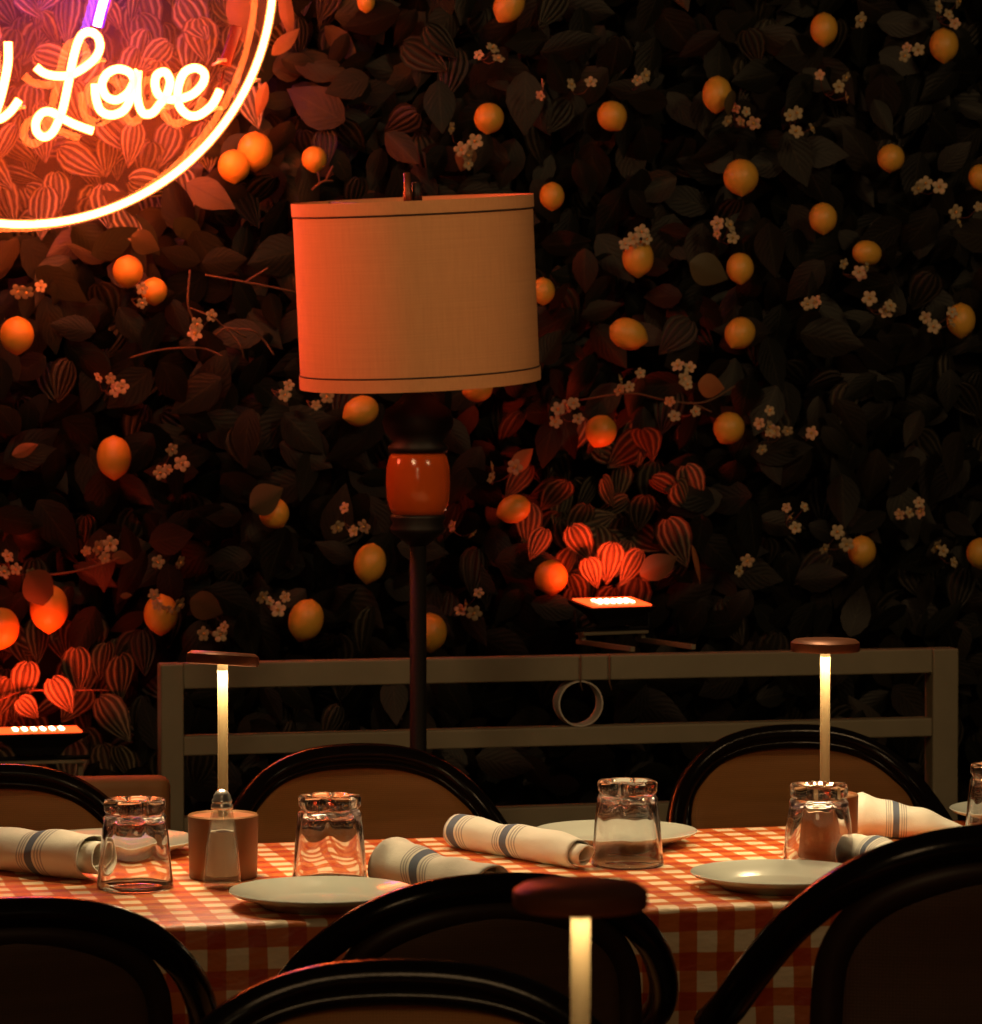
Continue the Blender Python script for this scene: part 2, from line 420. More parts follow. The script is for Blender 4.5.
def flower_bm():
    fl = MB()
    for k in range(5):
        a = 2 * PI * k / 5; vs = []
        for (l, w, h) in ((.15, .10, .0), (.55, .42, -.12), (.95, .38, -.22), (1.15, .12, -.12)):
            for sgn in (-1, 0, 1):
                x, z = l, w * sgn; vs.append((x * math.cos(a) - z * math.sin(a), h + (.06 if sgn else .0), x * math.sin(a) + z * math.cos(a)))
        fs = [(3 * j + q, 3 * j + q + 1, 3 * j + q + 4, 3 * j + q + 3) for j in range(3) for q in range(2)]
        fl.add(vs, fs)
    fl.v = [(x * .0125, y * .0125, z * .0125) for x, y, z in fl.v]
    return fl
fproto = flower_bm().build('blossom', M['petal'])
pb = MB(); pb.lathe([(.001, -.002), (.0028, 0), (.0024, .003), (.001, .004)], 8)
pproto = pb.build('pistil', M['pistil'], fproto, loc=(0, -.002, 0), rot=(PI / 2, 0, 0))
C.objects.unlink(fproto); C.objects.unlink(pproto)
rf = random.Random(3)
for i, (px, py, cnt, lab) in enumerate(FLOWERS):
    p = on_y(px, py, 7.145)
    t = thing('flower_cluster' if cnt > 1 else 'flower', lab, 'flower', p, group='small artificial flowers on the hedge')
    st = MB(); base = Vector((0, .06, -.01)); used = []
    for q in range(cnt):
        for _ in range(30):
            off = Vector((rf.uniform(-.034, .034), rf.uniform(-.012, .01), rf.uniform(-.026, .026))) * (1 if cnt > 1 else .01)
            if all((off - u).length > .019 for u in used): break
        used.append(off)
        c = fproto.copy(); C.objects.link(c); c.parent = t; c.location = off
        c.rotation_euler = (rf.uniform(-.7, .9), rf.uniform(0, 6), rf.uniform(-.8, .8)); s_ = rf.uniform(.80, 1.25) * (1.15 if cnt == 1 else 1)
        c.scale = (s_,) * 3
        d = pproto.copy(); C.objects.link(d); d.parent = c
        st.tube(spline([base, (base + off) * .5 + Vector((0, 0, -.01)), off], 3), .0012, 5)
    st.build('stalk', M['stem'], t)
bpy.data.objects.remove(fproto); bpy.data.objects.remove(pproto)

YN = 6.99
ring_px = [(272,0),(250,81),(232,114),(202,146),(161,183),(111,210),(60,222),(0,223)]
Pn = [on_y(x, y, YN) for x, y in ring_px]
# least squares circle in (x, z)
import numpy as np
A = np.array([[2 * p.x, 2 * p.z, 1] for p in Pn]); B = np.array([p.x ** 2 + p.z ** 2 for p in Pn])
sol = np.linalg.lstsq(A, B, rcond=None)[0]; RC = math.sqrt(sol[2] + sol[0] ** 2 + sol[1] ** 2); CX, CZN = float(sol[0]), float(sol[1])
print('RING', CX, CZN, RC)

# ------------------------------------------------------------------ hedge foliage
def leaf_geo(L, W, curl, fold, tipw=.0, heart=False):
    """leaf along -z from origin, facing -y; returns verts, faces, uvs"""
    prof = [(0, .06), (.10, .55), (.28, .93), (.48, .98), (.68, .72), (.86, .33), (1.0, .01)] if not heart else \
           [(-.03, .25), (.06, .72), (.22, 1.0), (.42, .98), (.64, .72), (.84, .36), (1.0, .02)]
    vs = []; uv = []
    for t, w in prof:
        z = -L * t; y0 = curl * L * (t * t)
        for u in (-1, -.5, 0, .5, 1):
            x = W / 2 * w * u
            vs.append((x, y0 + fold * W * (abs(u) * w - 0) - .0, z + (abs(u) * .10 * L * (.5 - t) if heart else 0))); uv.append(((u + 1) / 2, t))
    fs = [(5 * j + k, 5 * j + k + 1, 5 * j + k + 6, 5 * j + k + 5) for j in range(len(prof) - 1) for k in range(4)]
    return vs, fs, uv
class Foliage:
    def __init__(s): s.b = MB(); s.cols = []
    def leaf(s, pos, L, W, roll, pitch, yaw, curl, fold, col, heart=False):
        vs, fs, uv = leaf_geo(L, W, curl, fold, heart=heart)
        R = Matrix.Rotation(yaw, 3, 'Z') @ Matrix.Rotation(pitch, 3, 'X') @ Matrix.Rotation(roll, 3, 'Y')
        s.b.add([R @ Vector(v) + Vector(pos) for v in vs], fs, uv); s.cols += [col] * len(vs)
    def build(s, name, m):
        o = s.b.build(name, m); a = o.data.color_attributes.new('tint', 'FLOAT_COLOR', 'POINT')
        a.data.foreach_set('color', [c for cc in s.cols for c in (*cc, 1)]); return o
fo, fs_ = Foliage(), Foliage()
rl = random.Random(11)
# pixel-region centres in room coordinates where striped leaves dominate
def zone(px, py): p = on_y(px, py, 7.3); return p.x, p.z
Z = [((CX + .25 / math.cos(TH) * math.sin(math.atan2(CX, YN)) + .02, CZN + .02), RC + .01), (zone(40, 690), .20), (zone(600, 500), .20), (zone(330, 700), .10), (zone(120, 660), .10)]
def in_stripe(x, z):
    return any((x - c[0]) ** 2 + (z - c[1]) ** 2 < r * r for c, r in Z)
def clear(x, y, z, L):
    for p, r in lem_pos:
        if abs(x - p.x) < r + .012 and z - L < p.z + r and z > p.z - r * .6: return False
    return True
FL0 = on_y(612, 600, 7.06); FL1 = on_y(38, 733, 7.04)
def near_flood(x, z):
    return (abs(x - FL0.x) < .15 and FL0.z - .16 < z < FL0.z + .05) or (abs(x - FL1.x) < .18 and FL1.z - .16 < z < FL1.z + .05)
for layer in range(4):
    y0 = (7.46, 7.38, 7.30, 7.245)[layer]
    stepx = (.058, .060, .066, .085)[layer]; stepz = (.052, .056, .062, .082)[layer]
    z = .1; row = 0
    while z < 2.75:
        x = HX0 + (row % 2) * stepx / 2
        while x < HX1:
            xx = x + rl.uniform(-.6, .6) * stepx; zz = z + rl.uniform(-.6, .6) * stepz
            y = y0 + rl.uniform(-.03, .03)
            st = in_stripe(xx, zz) or rl.random() < .12
            d = rl.uniform(.6, 1.4)
            if rl.random() < .6: col = (.0052 * d, .0056 * d, .0030 * d)
            else: col = (.0105 * d, .0078 * d, .0044 * d)
            dens = rl.random()
            if layer == 3 and (not clear(xx, y, zz, .09) or dens < .25): pass
            elif in_stripe(xx, zz) and dens < (.30, .45, .62, .74)[layer]: pass
            elif st:
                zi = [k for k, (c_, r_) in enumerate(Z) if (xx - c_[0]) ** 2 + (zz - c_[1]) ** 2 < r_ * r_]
                lev = {0: 5.4, 1: 3.4, 2: 2.6}.get(zi[0], .6) if zi else .6  # leaf colour raised near sign and floodlights, their glow put into it
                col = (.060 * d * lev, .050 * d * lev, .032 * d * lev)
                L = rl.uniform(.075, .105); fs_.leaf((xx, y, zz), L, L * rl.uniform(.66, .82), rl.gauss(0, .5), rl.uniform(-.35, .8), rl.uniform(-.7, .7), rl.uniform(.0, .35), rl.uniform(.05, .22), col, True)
            else:
                g_ = max(0.0, 1 - abs(math.hypot(xx - Z[0][0][0], zz - Z[0][0][1]) - RC) / .22); col = tuple(c_ * (1 + 4.5 * g_) for c_ in col)  # lighter leaf colour around the ring, neon glow painted in
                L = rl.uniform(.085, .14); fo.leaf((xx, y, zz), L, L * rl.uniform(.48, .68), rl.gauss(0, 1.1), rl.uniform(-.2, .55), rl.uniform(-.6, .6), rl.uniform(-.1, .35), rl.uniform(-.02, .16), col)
            x += stepx
        z += stepz; row += 1
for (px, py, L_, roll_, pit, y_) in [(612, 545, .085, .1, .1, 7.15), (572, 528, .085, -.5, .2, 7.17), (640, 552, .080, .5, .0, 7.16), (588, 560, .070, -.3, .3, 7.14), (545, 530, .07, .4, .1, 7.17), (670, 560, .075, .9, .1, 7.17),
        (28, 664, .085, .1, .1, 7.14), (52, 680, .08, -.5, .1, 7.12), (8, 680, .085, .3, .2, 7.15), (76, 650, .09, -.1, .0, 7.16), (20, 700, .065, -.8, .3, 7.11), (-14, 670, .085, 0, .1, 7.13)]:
    p = on_y(px, py, y_); fs_.leaf(p, L_, L_ * .72, roll_, pit, rl.uniform(-.3, .3), .2, .12, (.15, .13, .09), True)  # paler than the other leaves, floodlight glow partly in the colour
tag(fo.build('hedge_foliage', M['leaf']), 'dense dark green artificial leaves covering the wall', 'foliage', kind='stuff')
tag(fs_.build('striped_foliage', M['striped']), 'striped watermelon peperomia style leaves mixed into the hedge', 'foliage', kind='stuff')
# standout single leaves
def single_leaf(px, py, L, W, roll, pitch, yaw, lab, m, Y=7.15, heart=False):
    b = MB(); vs, fs, uv = leaf_geo(L, W, .25, .12, heart=heart); b.add(vs, fs, uv)
    o = b.build('leaf', m, loc=on_y(px, py, Y - .015), rot=(pitch, roll, yaw), subsurf=1); tag(o, lab, 'leaf', 'standout leaves on the hedge front'); return o
M['dimleaf'] = mat('olive_leaf', (.075, .055, .025), .5)
M['tanleaf'] = mat('tan_leaf', (.24, .115, .05), .6); n = N(M['tanleaf']); n.col(n.mix(n.noise(35, 4, n.obj()), (.07, .036, .016), (.19, .10, .045)))
single_leaf(698, 384, .085, .055, -1.45, .2, .1, 'russet leaf on the flowering twig, right of centre', M['russet'], 7.14)
single_leaf(511, 471, .085, .042, -2.2, .2, .1, 'pointed red orange leaf upper left of the centre floodlight', M['russet'])
single_leaf(190, 600, .095, .065, -1.2, .2, .1, 'brown leaf right of the orange lit left lemon', M['tanleaf'], 7.16)
single_leaf(28, 572, .10, .075, -.7, .1, .2, 'olive leaf partly covering the left red lemon', M['dimleaf'], 7.13)
single_leaf(250, 508, .10, .07, -2.0, .2, .1, 'olive leaf over the lemon left of the amber globe', M['dimleaf'], 7.12)
single_leaf(732, 90, .06, .04, -.3, .2, .5, 'small olive leaf right of the upper oval lemon', M['dimleaf'], 7.12)
single_leaf(690, 262, .10, .075, -1.2, .1, -.1, 'dark leaf covering half of a lemon under the largest lemon', M['dimleaf'], 7.13)
single_leaf(470, 145, .06, .05, .2, .2, .1, 'brown leaf above the lampshade near the pale flowers', M['tanleaf'], 7.16)
single_leaf(692, 545, .09, .03, -.4, -.3, .9, 'curled leaf with red lit edge, right of the centre floodlight', M['russet'], 7.10)
single_leaf(640, 575, .10, .06, -2.0, .3, -.3, 'dim leaf lit red from below, right of the centre floodlight', M['dimleaf'], 7.14)
single_leaf(112, 556, .055, .03, -1.4, .1, .2, 'small tan leaf at the end of the reddish flower spray', M['tanleaf'], 7.16)
single_leaf(272, 55, .085, .034, -2.4, .2, -.3, 'orange lit leaf jutting out right of the neon ring', M['tanleaf'], 7.10)
single_leaf(282, -12, .11, .032, -.15, .1, -.3, 'long tan leaf at the top, right of the neon ring', M['tanleaf'], 7.12)
single_leaf(266, 82, .08, .028, .3, .1, -.3, 'orange lit leaf hanging outside the neon ring', M['tanleaf'], 7.11)
single_leaf(238, -14, .12, .065, -.1, .1, -.2, 'broad pale leaf behind the acrylic at the upper right of the sign', M['tanleaf'], 7.17)
single_leaf(131, 236, .08, .055, -1.2, .2, .1, 'reddish leaf above the lemon pair below the neon sign', M['dimleaf'], 7.15)
single_leaf(12, 455, .07, .03, -1.9, .2, .1, 'narrow tan leaf at the left edge, mid height', M['tanleaf'], 7.15)
single_leaf(120, 596, .03, .014, -1.6, .1, .1, 'tiny tan leaf left of the orange lit left lemon', M['tanleaf'], 7.15)
for lab, pts in [
  ('branching bare twig between the neon sign and the lampshade', [[(190, 270), (188, 305), (196, 325)], [(190, 308), (214, 318), (226, 328), (250, 330), (262, 338), (274, 355)], [(226, 328), (240, 345), (244, 358)], [(215, 335), (228, 328), (246, 338)]]),
  ('thin flowering twig above the bright orange lemon', [[(580, 400), (630, 393), (670, 401), (705, 402), (735, 386)], [(690, 402), (712, 412)]]),
  ('thin pinkish stem left of the lampshade upper side', [[(205, 275), (245, 282), (296, 292)], [(245, 282), (268, 268)]]),
  ('bare forked twig left of the lampshade top', [[(312, 190), (322, 182), (333, 181)], [(320, 184), (318, 172)], [(325, 182), (333, 166)]]),
  ('thin stem across the left hedge above the orange lit lemon', [[(40, 575), (65, 573), (88, 568), (120, 558)]]),
  ('thin red lit twig over the left floodlight', [[(-10, 705), (20, 692), (55, 690), (85, 690), (110, 690)]]),
  ('thin curved stem under the lampshade left corner', [[(130, 358), (160, 350), (200, 348), (222, 356)]]),
]:
    b = MB()
    for pl in pts: b.tube(spline([on_y(x, y, 7.15 - .01 * (k % 2)) for k, (x, y) in enumerate(pl)], 5), .0022, 6)
    tag(b.build('twig', M['stem']), lab, 'twig', 'thin twigs on the hedge')

# ------------------------------------------------------------------ neon sign
def nr(pts, k=8): return spline([on_y(x, y, YN) for x, y in pts], k)
sign = thing('neon_sign', 'round clear acrylic neon sign glowing orange, hung on the leafy wall at top left', 'neon sign', (CX, 7.10, CZN))
def loc(pts): return [p - Vector((CX, 7.10, CZN)) for p in pts]
b = MB(); b.lathe([(.001, 0), (RC + .012, 0), (RC + .012, .006), (.001, .006)], 96); b.build('acrylic_disc', M['acrylic'], sign, rot=(PI / 2, 0, 0), auto=30)
circ = [(RC * math.cos(2 * PI * k / 128), -.11, RC * math.sin(2 * PI * k / 128)) for k in range(128)]
b = MB(); b.tube(circ, .0068, 10, closed=True); ro = b.build('ring_tube', M['neon_ring'], sign)
b = MB(); b.tube(circ, .0100, 12, closed=True); b.build('glow_sleeve', M['shell'], ro)
STROKES = [
 ('letter_tube', [(36,67),(44,73),(56,76),(70,75),(85,67),(96,57),(100,46),(97,36),(89,32),(81,36),(76,48),(72,64),(68,85),(63,108),(58,122),(52,133),(44,137),(37,132),(36,122),(42,113),(51,112),(62,118),(76,125),(93,131)], 'M'),
 ('letter_tube', [(95,84),(96,98),(101,111),(112,115),(124,110),(131,97),(134,83),(130,73),(119,69),(108,73),(102,84),(106,96),(116,100),(127,94),(133,84),(137,74),(138,72),(137,85),(138,101),(143,113),(152,113),(160,104),(167,94),(170,81),(165,72),(157,75),(155,84),(158,94),(166,99),(179,99),(193,94),(203,83),(204,73),(195,68),(184,73),(178,89),(179,105),(188,115),(199,115),(212,105),(220,90)], 'M'),
 ('letter_tube', [(8,42),(8,62),(4,84),(-2,106),(-8,118),(-20,120),(-32,112),(-34,96),(-26,84),(-12,82),(0,94)], 'M'),
 ('letter_tube', [(-8,118),(0,119),(10,112),(19,100)], 'M'),
]
for nm, pts, c in STROKES:
    q = loc(nr(pts, 6)); b = MB(); b.tube(q, .0080, 10); o = b.build(nm, M['neon'], sign)
    b = MB(); b.tube(q, .0100, 12); b.build('glow_sleeve', M['shell'], o)
BL = [[(97,26),(101,10),(107,-12),(110,-35),(106,-50),(96,-48),(90,-34),(92,-18)], [(-20,-20),(0,-28),(25,-22),(40,-34),(52,-26),(66,-40)]]  # second, wavy stroke is added out of view to give the violet glow
for pts in BL:
    q = loc(nr(pts, 6)); b = MB(); b.tube(q, .0088, 10); o = b.build('violet_tube', M['neon_blue'], sign); o['label'] = 'violet blue neon stroke'
    b = MB(); b.tube(q, .0135, 12); b.build('glow_sleeve', M['shell_blue'], o)
for (x, y) in [(31,221),(256,80),(101,60),(222,60),(218,108),(161,109),(21,107),(110,116)]:
    p = on_y(x, y, YN) - Vector((CX, 7.10, CZN)); b = MB(); b.tube([(p.x, -.100, p.z), (p.x, -.001, p.z)], .003, 8); b.tube([(p.x - .009, -.110, p.z), (p.x + .009, -.110, p.z)], .0035, 8)
    b.build('tube_clip', M['clip'], sign)
p = on_y(231, 46, 7.06) - Vector((CX, 7.10, CZN))
b = MB(); b.box(p, (.024, .014, .085), M4=Matrix.Rotation(.32, 3, 'Y')); b.build('connector', M['redstrap'], sign, bevel=.003)
p2 = on_y(224, 70, 7.06) - Vector((CX, 7.10, CZN)); p3 = on_y(219, 92, YN) - Vector((CX, 7.10, CZN))
b = MB(); b.tube([p2, (p2 + p3) / 2, p3], .0018, 6); b.build('cable', M['redstrap'], sign)

# ------------------------------------------------------------------ railing
YR = 6.80
rl_ = thing('railing', 'beige painted metal railing with three horizontal bars in front of the hedge', 'railing', (on_y(170, 660, YR).x, YR, 0))
def rp(px, py): return on_y(px, py, YR)
xl0 = rp(156, 700).x; xl1 = rp(185, 700).x; xr0 = rp(926, 700).x; xr1 = rp(957, 700).x
ox = rl_.location.x; ztop = .885; zr = lambda px, py: rp(px, py).z
b = MB(); b.box(((xl0 + xl1) / 2 - ox, 0, ztop / 2), (xl1 - xl0 - .012, .05, ztop)); b.build('post', M['painted'], rl_, bevel=.004, smooth=False)
b = MB(); b.box(((xr0 + xr1) / 2 - ox, 0, ztop / 2), (xr1 - xr0 - .012, .05, ztop)); b.build('post', M['painted'], rl_, bevel=.004, smooth=False)
z2 = (zr(250, 738) + zr(900, 714)) / 2; z3 = zr(600, 804); pads = []
for (zt, h) in ((ztop, .05), (z2, .038), (z3, .045)):
    b = MB(); b.box(((xl1 + xr0) / 2 - ox, 0, zt - h / 2), (xr0 - xl1 + .012, .042, h)); b.build('rail', M['painted'], rl_, bevel=.003, smooth=False)
rc = rp(578, 700); zc = (ztop - .05 + z2) / 2; rr = (ztop - .05 - z2) / 2
b = MB(); b.lathe([(rr - .003, -.022), (rr, -.022), (rr, .022), (rr - .003, .022), (rr - .003, -.022)], 40); b.build('ring', M['pvc'], rl_, loc=(rc.x - ox, 0, zc), rot=(PI / 2, 0, 0), auto=30)
for px in (577, 606):
    p = rp(px, 655); b = MB(); b.tube([(p.x - ox, -.027, ztop + .002), (p.x - ox, -.027, ztop - .056), (p.x - ox + .004, -.028, ztop - .07)], .0016, 6); b.build('cable_tie', M['stem'], rl_)

# ------------------------------------------------------------------ floodlights
def floodlight(px, py, Y, w, tilt, lab, hz, rz=0):
    p = on_y(px, py, Y); t = thing('floodlight', lab, 'floodlight', (p.x, p.y, p.z), rz)
    R = (tilt, 0, 0); dpt = .115
    body = thing_body = MB(); body.lathe([(.001, -.045), (w * .30, -.045), (w * .36, -.030), (w * .62, -.006), (w * .64, 0), (w * .60, 0), (w * .001, -.004)], 4)
    # square section lathe turned 45 deg -> box like housing
    cs = math.cos(PI / 4); vs = []
    for (x, y, z) in body.v:
        X = x * cs - y * cs; Y_ = x * cs + y * cs; vs.append((X * 1.15, Y_ * dpt / w * 1.0, z))
    body.v = vs; hb = body.build('housing', M['blackmetal'], t, rot=R, smooth=False, bevel=.002)
    b = MB(); b.box((0, 0, .002), (w * .90, dpt * .80, .003)); ln = b.build('lens', M['flood'], t, rot=R, smooth=False); ln['label'] = 'glowing red lens'
    b = MB()
    for i in range(6):
        for j in range(3): b.lathe([(.0035, .0035), (.006, .006), (.001, .008)], 8, c=((i - 2.5) * w * .10, (j - 1) * dpt * .13 - .004, .0))
    b.build('led_grid', M['flood_led'], t, rot=R)
    b = MB()
    b.tube([(-w * .56, 0, -.012), (-w * .56, .0, -.055), (w * .56, 0, -.055), (w * .56, 0, -.012)], .005, 6); b.build('bracket', M['blackmetal'], t)
    b = MB(); b.box((0, 0, -.062), (w * 1.0, .04, .006)); b.build('mounting_plate', M['painted'], t, smooth=False, bevel=.001)
    for sx in (-1, 1):
        b = MB(); b.box((sx * w * .46, 0, -.065 - hz / 2), (.010, .016, hz))
        if hz < .3: b.box((sx * w * .46, -.10, -.065 - hz), (.010, .24, .010))
        b.build('leg', M['painted'], t, smooth=False, bevel=.001)
    L = bpy.data.lights.new('flood_glow', 'AREA'); L.shape = 'RECTANGLE'; L.size = w * .8; L.size_y = dpt * .6; L.color = (1, .04, .006); L.energy = 1.7; L.spread = math.radians(105)
    lo = bpy.data.objects.new('flood_glow', L); C.objects.link(lo); lo.location = (p.x, p.y + .0, p.z + .012); lo.rotation_euler = (PI - .95, 0, 0)
    return t
floodlight(612, 603, 7.06, .155, .12, 'red glowing floodlight on thin legs behind the middle of the railing', on_y(612, 603, 7.06).z - .065 - .892, .22)
floodlight(38, 731, 7.04, .185, .02, 'red glowing floodlight at the lower left, left of the railing', on_y(38, 731, 7.04).z - .065)

# ------------------------------------------------------------------ floor lamp
PLp = at_d(418, 6.45); d6 = 6.45
def zpx(py, d): return CZ - (py - 380) / F * d     # height seen at row py for horizontal depth d (close to the axis)
lamp = thing('floor_lamp', 'tall floor lamp with beige linen drum shade, amber globe and dark pole', 'lamp', (PLp.x, PLp.y, 0), -TH)
Z_ = lambda py: CZ - (py - 380) / F * d6
b = MB(); b.lathe([(.001, 0), (.15, 0), (.15, .012), (.13, .022), (.03, .03), (.016, .06)], 40, capt=True); b.build('base', M['blackmetal'], lamp, auto=40)
b = MB(); b.lathe([(.0155, .03), (.0155, Z_(545))], 20, capt=True); b.build('pole', M['blackmetal'], lamp)
g0, g1 = Z_(515), Z_(452)
b = MB(); b.lathe([(.001, Z_(547)), (.018, Z_(545)), (.03, Z_(540)), (.05, Z_(532)), (.052, Z_(528)), (.046, Z_(523)), (.052, Z_(518)), (.050, g0 + .001), (.001, g0 + .001)], 32); b.build('lower_collar', M['bronze'], lamp)
b = MB(); h = g1 - g0
b.lathe([(.001, 0), (.046, 0), (.053, .012), (.0575, .03), (.0595, h * .5), (.0585, h - .03), (.054, h - .010), (.048, h), (.001, h)], 40, c=(0, 0, g0)); b.build('globe', M['amber'], lamp)['label'] = 'amber orange glass globe'
b = MB(); b.lathe([(.001, g1 - .001), (.054, g1 - .001), (.056, g1 + .010), (.046, g1 + .02), (.060, g1 + .035), (.066, g1 + .055), (.060, g1 + .078), (.036, g1 + .095), (.024, g1 + .11), (.018, g1 + .14), (.018, Z_(360)), (.026, Z_(350)), (.026, Z_(320)), (.001, Z_(320))], 32); b.build('neck', M['bronze'], lamp)
b = MB(); b.lathe([(.001, Z_(320)), (.018, Z_(318)), (.03, Z_(300)), (.03, Z_(280)), (.015, Z_(262)), (.001, Z_(260))], 20); b.build('bulb', M['clip'], lamp)
# tilted shade group
stp, sbt = Z_(199), Z_(384)
zc_ = (stp + sbt) / 2; R1 = .2205; H2 = (stp - sbt) / 2 - .001
sh = MB(); pr = [(R1 - .004 - .0, H2), (R1, H2), (R1 - .0, -H2), (R1 - .004, -H2), (R1 - .004, H2)]
nseg = 96; vs = []; uvs = []
sh.lathe([(R1, H2), (R1, H2 * .5), (R1, 0), (R1, -H2 * .5), (R1, -H2)], 96); sh.lathe([(R1 - .004, -H2), (R1 - .004, H2)], 96)
RS = (math.radians(4.0), math.radians(-2.4), 0)
shade = sh.build('lamp_shade', M['linen'], lamp, loc=((416.5 - 418) / F * d6, 0, zc_), rot=RS, auto=40)
RS = (math.radians(4.6), math.radians(-2.3) , 0)
for sgn in (1, -1):
    b = MB(); zz = sgn * (H2 - .011)
    b.lathe([(R1 + .0002, zz + .0115), (R1 + .0022, zz + .0115), (R1 + .0022, zz - .0115), (R1 + .0002, zz - .0115)], 96); b.build('trim_band', M['linen'], shade, auto=40)
    b = MB(); b.tube([((R1 + .0012) * math.cos(2 * PI * k / 96), (R1 + .0012) * math.sin(2 * PI * k / 96), sgn * (H2 - .0245)) for k in range(96)], .0014, 6, closed=True); b.build('trim_cord', M['cord'], shade)
b = MB()
for k in range(3):
    a = 2 * PI * k / 3 + .3; b.tube([(0, 0, H2 - .012), ((R1 - .004) * math.cos(a), (R1 - .004) * math.sin(a), H2 - .004)], .0028, 6)
b.lathe([(.001, H2 - .018), (.012, H2 - .018), (.012, H2 - .006), (.001, H2 - .006)], 12); b.build('spider', M['bronze'], shade)
b = MB(); b.lathe([(.001, H2 - .014), (.0085, H2 - .012), (.0085, H2 + .012), (.0062, H2 + .016), (.0062, H2 + .048), (.001, H2 + .049)], 14, c=(-.008, 0, 0)); b.build('finial', M['copper_dark'], shade)
b = MB(); b.lathe([(.001, H2 - .014), (.009, H2 - .012), (.009, H2 + .03), (.001, H2 + .031)], 14, c=(.009, .004, 0)); b.build('switch_stem', M['bronze'], shade)

# ------------------------------------------------------------------ tables and cloths
TZ = .75
def table(name, x0, x1, y0, y1, lab, clab, drop=.23, phase=0.0):
    t = thing(name, lab, 'table', ((x0 + x1) / 2, (y0 + y1) / 2, 0))
    w, d = x1 - x0 - .012, y1 - y0 - .012
    b = MB(); b.box((0, 0, TZ - .019), (w, d, .03)); b.build('tabletop', M['wood'], t, smooth=False, bevel=.004)
    for sx in (-1, 1):
        for sy in (-1, 1):
            b = MB(); b.box((sx * (w / 2 - .12), sy * (d / 2 - .12), (TZ - .034) / 2), (.06, .06, TZ - .034)); b.build('leg', M['wood'], t, smooth=False, bevel=.004)
    # cloth: profile across y with rounded edges, waves growing down the drop
    ny = []; r_ = .010
    for k in range(9): ny.append((y0, TZ - drop + k * (drop - r_) / 8, 1 - k / 8, -1))
    for k in range(1, 4): a = PI / 2 * k / 4; ny.append((y0 + r_ * (1 - math.cos(a)), TZ - r_ + r_ * math.sin(a), 0, 0))
    n_ = 24
    for k in range(n_ + 1): ny.append((y0 + r_ + (y1 - y0 - 2 * r_) * k / n_, TZ, 0, 0))
    for k in range(1, 4): a = PI / 2 * k / 4; ny.append((y1 - r_ + r_ * math.sin(a), TZ - r_ + r_ * math.cos(a), 0, 0))
    for k in range(9): ny.append((y1, TZ - r_ - k * (drop - r_) / 8, k / 8, 1))
    nx = int((x1 - x0) / .02); vs = []; uv = []; arc = [0]
    for i in range(1, len(ny)): arc.append(arc[-1] + math.hypot(ny[i][0] - ny[i - 1][0], ny[i][1] - ny[i - 1][1]))
    for i in range(nx + 1):
        x = x0 + (x1 - x0) * i / nx
        for j, (y, z, f, sg) in enumerate(ny):
            wv = (.010 * math.sin(x * 17 + phase) + .006 * math.sin(x * 41 + 1 + phase)) * f ** 1.2 + f * .008
            vs.append((x - (x0 + x1) / 2, y + sg * wv - (y0 + y1) / 2, z + .0012)); uv.append((x + phase * .01, arc[j] - .003))
    m_ = len(ny); fs = [(i * m_ + j, (i + 1) * m_ + j, (i + 1) * m_ + j + 1, i * m_ + j + 1) for i in range(nx) for j in range(m_ - 1)]
    b = MB(); b.add(vs, fs, uv)
    # end drops
    for sx, xe in ((-1, x0), (1, x1)):
        vs = []; uv = []; ky = 30
        for i in range(ky + 1):
            y = y0 + (y1 - y0) * i / ky
            for k in range(7):
                f = k / 6; vs.append((xe + sx * (f * .008 + .006 * math.sin(y * 23) * f) - (x0 + x1) / 2, y - (y0 + y1) / 2, TZ + .0012 - f * drop)); uv.append((xe + f * drop, y))
        fs = [(i * 7 + k, i * 7 + k + 1, (i + 1) * 7 + k + 1, (i + 1) * 7 + k) for i in range(ky) for k in range(6)]
        b.add(vs, fs, uv)
    o = b.build('tablecloth', M['gingham'], loc=((x0 + x1) / 2, (y0 + y1) / 2, 0)); tag(o, clab, 'tablecloth')
    return t
YF, YB = 4.355, 5.125
table('dining_table', -.35, 2.75, YF, YB, 'long dark wooden dining table under the laid checked cloth', 'orange and white checked tablecloth with the place settings on it')
fl = at_d(581, 2.58)
table('dining_table', fl.x - .65, fl.x + .75, fl.y - .42, fl.y + .30, 'nearer dining table below the picture, under the blurred table lamp', 'checked tablecloth on the nearer table, under the blurred lamp', phase=2.0)
ZT = TZ + .0014

# ------------------------------------------------------------------ table lamps
def table_lamp(px, d, lab, hd=.299, first=None):
    t = thing('table_lamp', lab, 'lamp', at_d(px, d, ZT), -TH, 'cordless copper table lamps')
    b = MB(); b.lathe([(.001, 0), (.046, 0), (.047, .002), (.049, .086), (.047, .088), (.045, .085), (.001, .085)], 40); b.build('base', M['copper'], t, auto=30)
    b = MB(); b.lathe([(.0072, .084), (.0072, hd - .004)], 16); b.build('pole', M['brass'], t)
    b = MB(); b.lathe([(.001, hd + .014), (.044, hd + .0135), (.050, hd + .009), (.0505, hd - .001), (.049, hd - .004), (.046, hd - .004), (.046, hd - .001), (.001, hd - .001)], 40); b.v = [(x, y, z - hd) for x, y, z in b.v]; c = b.build('head', M['copper_dark'], t, loc=(0, 0, hd), auto=40)
    b = MB(); b.lathe([(.001, -.0015), (.0455, -.0015), (.0455, -.003), (.001, -.003)], 32); b.build('light_panel', M['led_white'], c)
    return t
def lamp_light(px, d, e, hd=.299):
    L = bpy.data.lights.new('table_lamp_light', 'AREA'); L.shape = 'DISK'; L.size = .08; L.color = (1, .72, .38); L.energy = e; L.spread = math.radians(165)
    o = bpy.data.objects.new('table_lamp_light', L); C.objects.link(o); o.location = at_d(px, d, ZT + hd - .012)
    return o
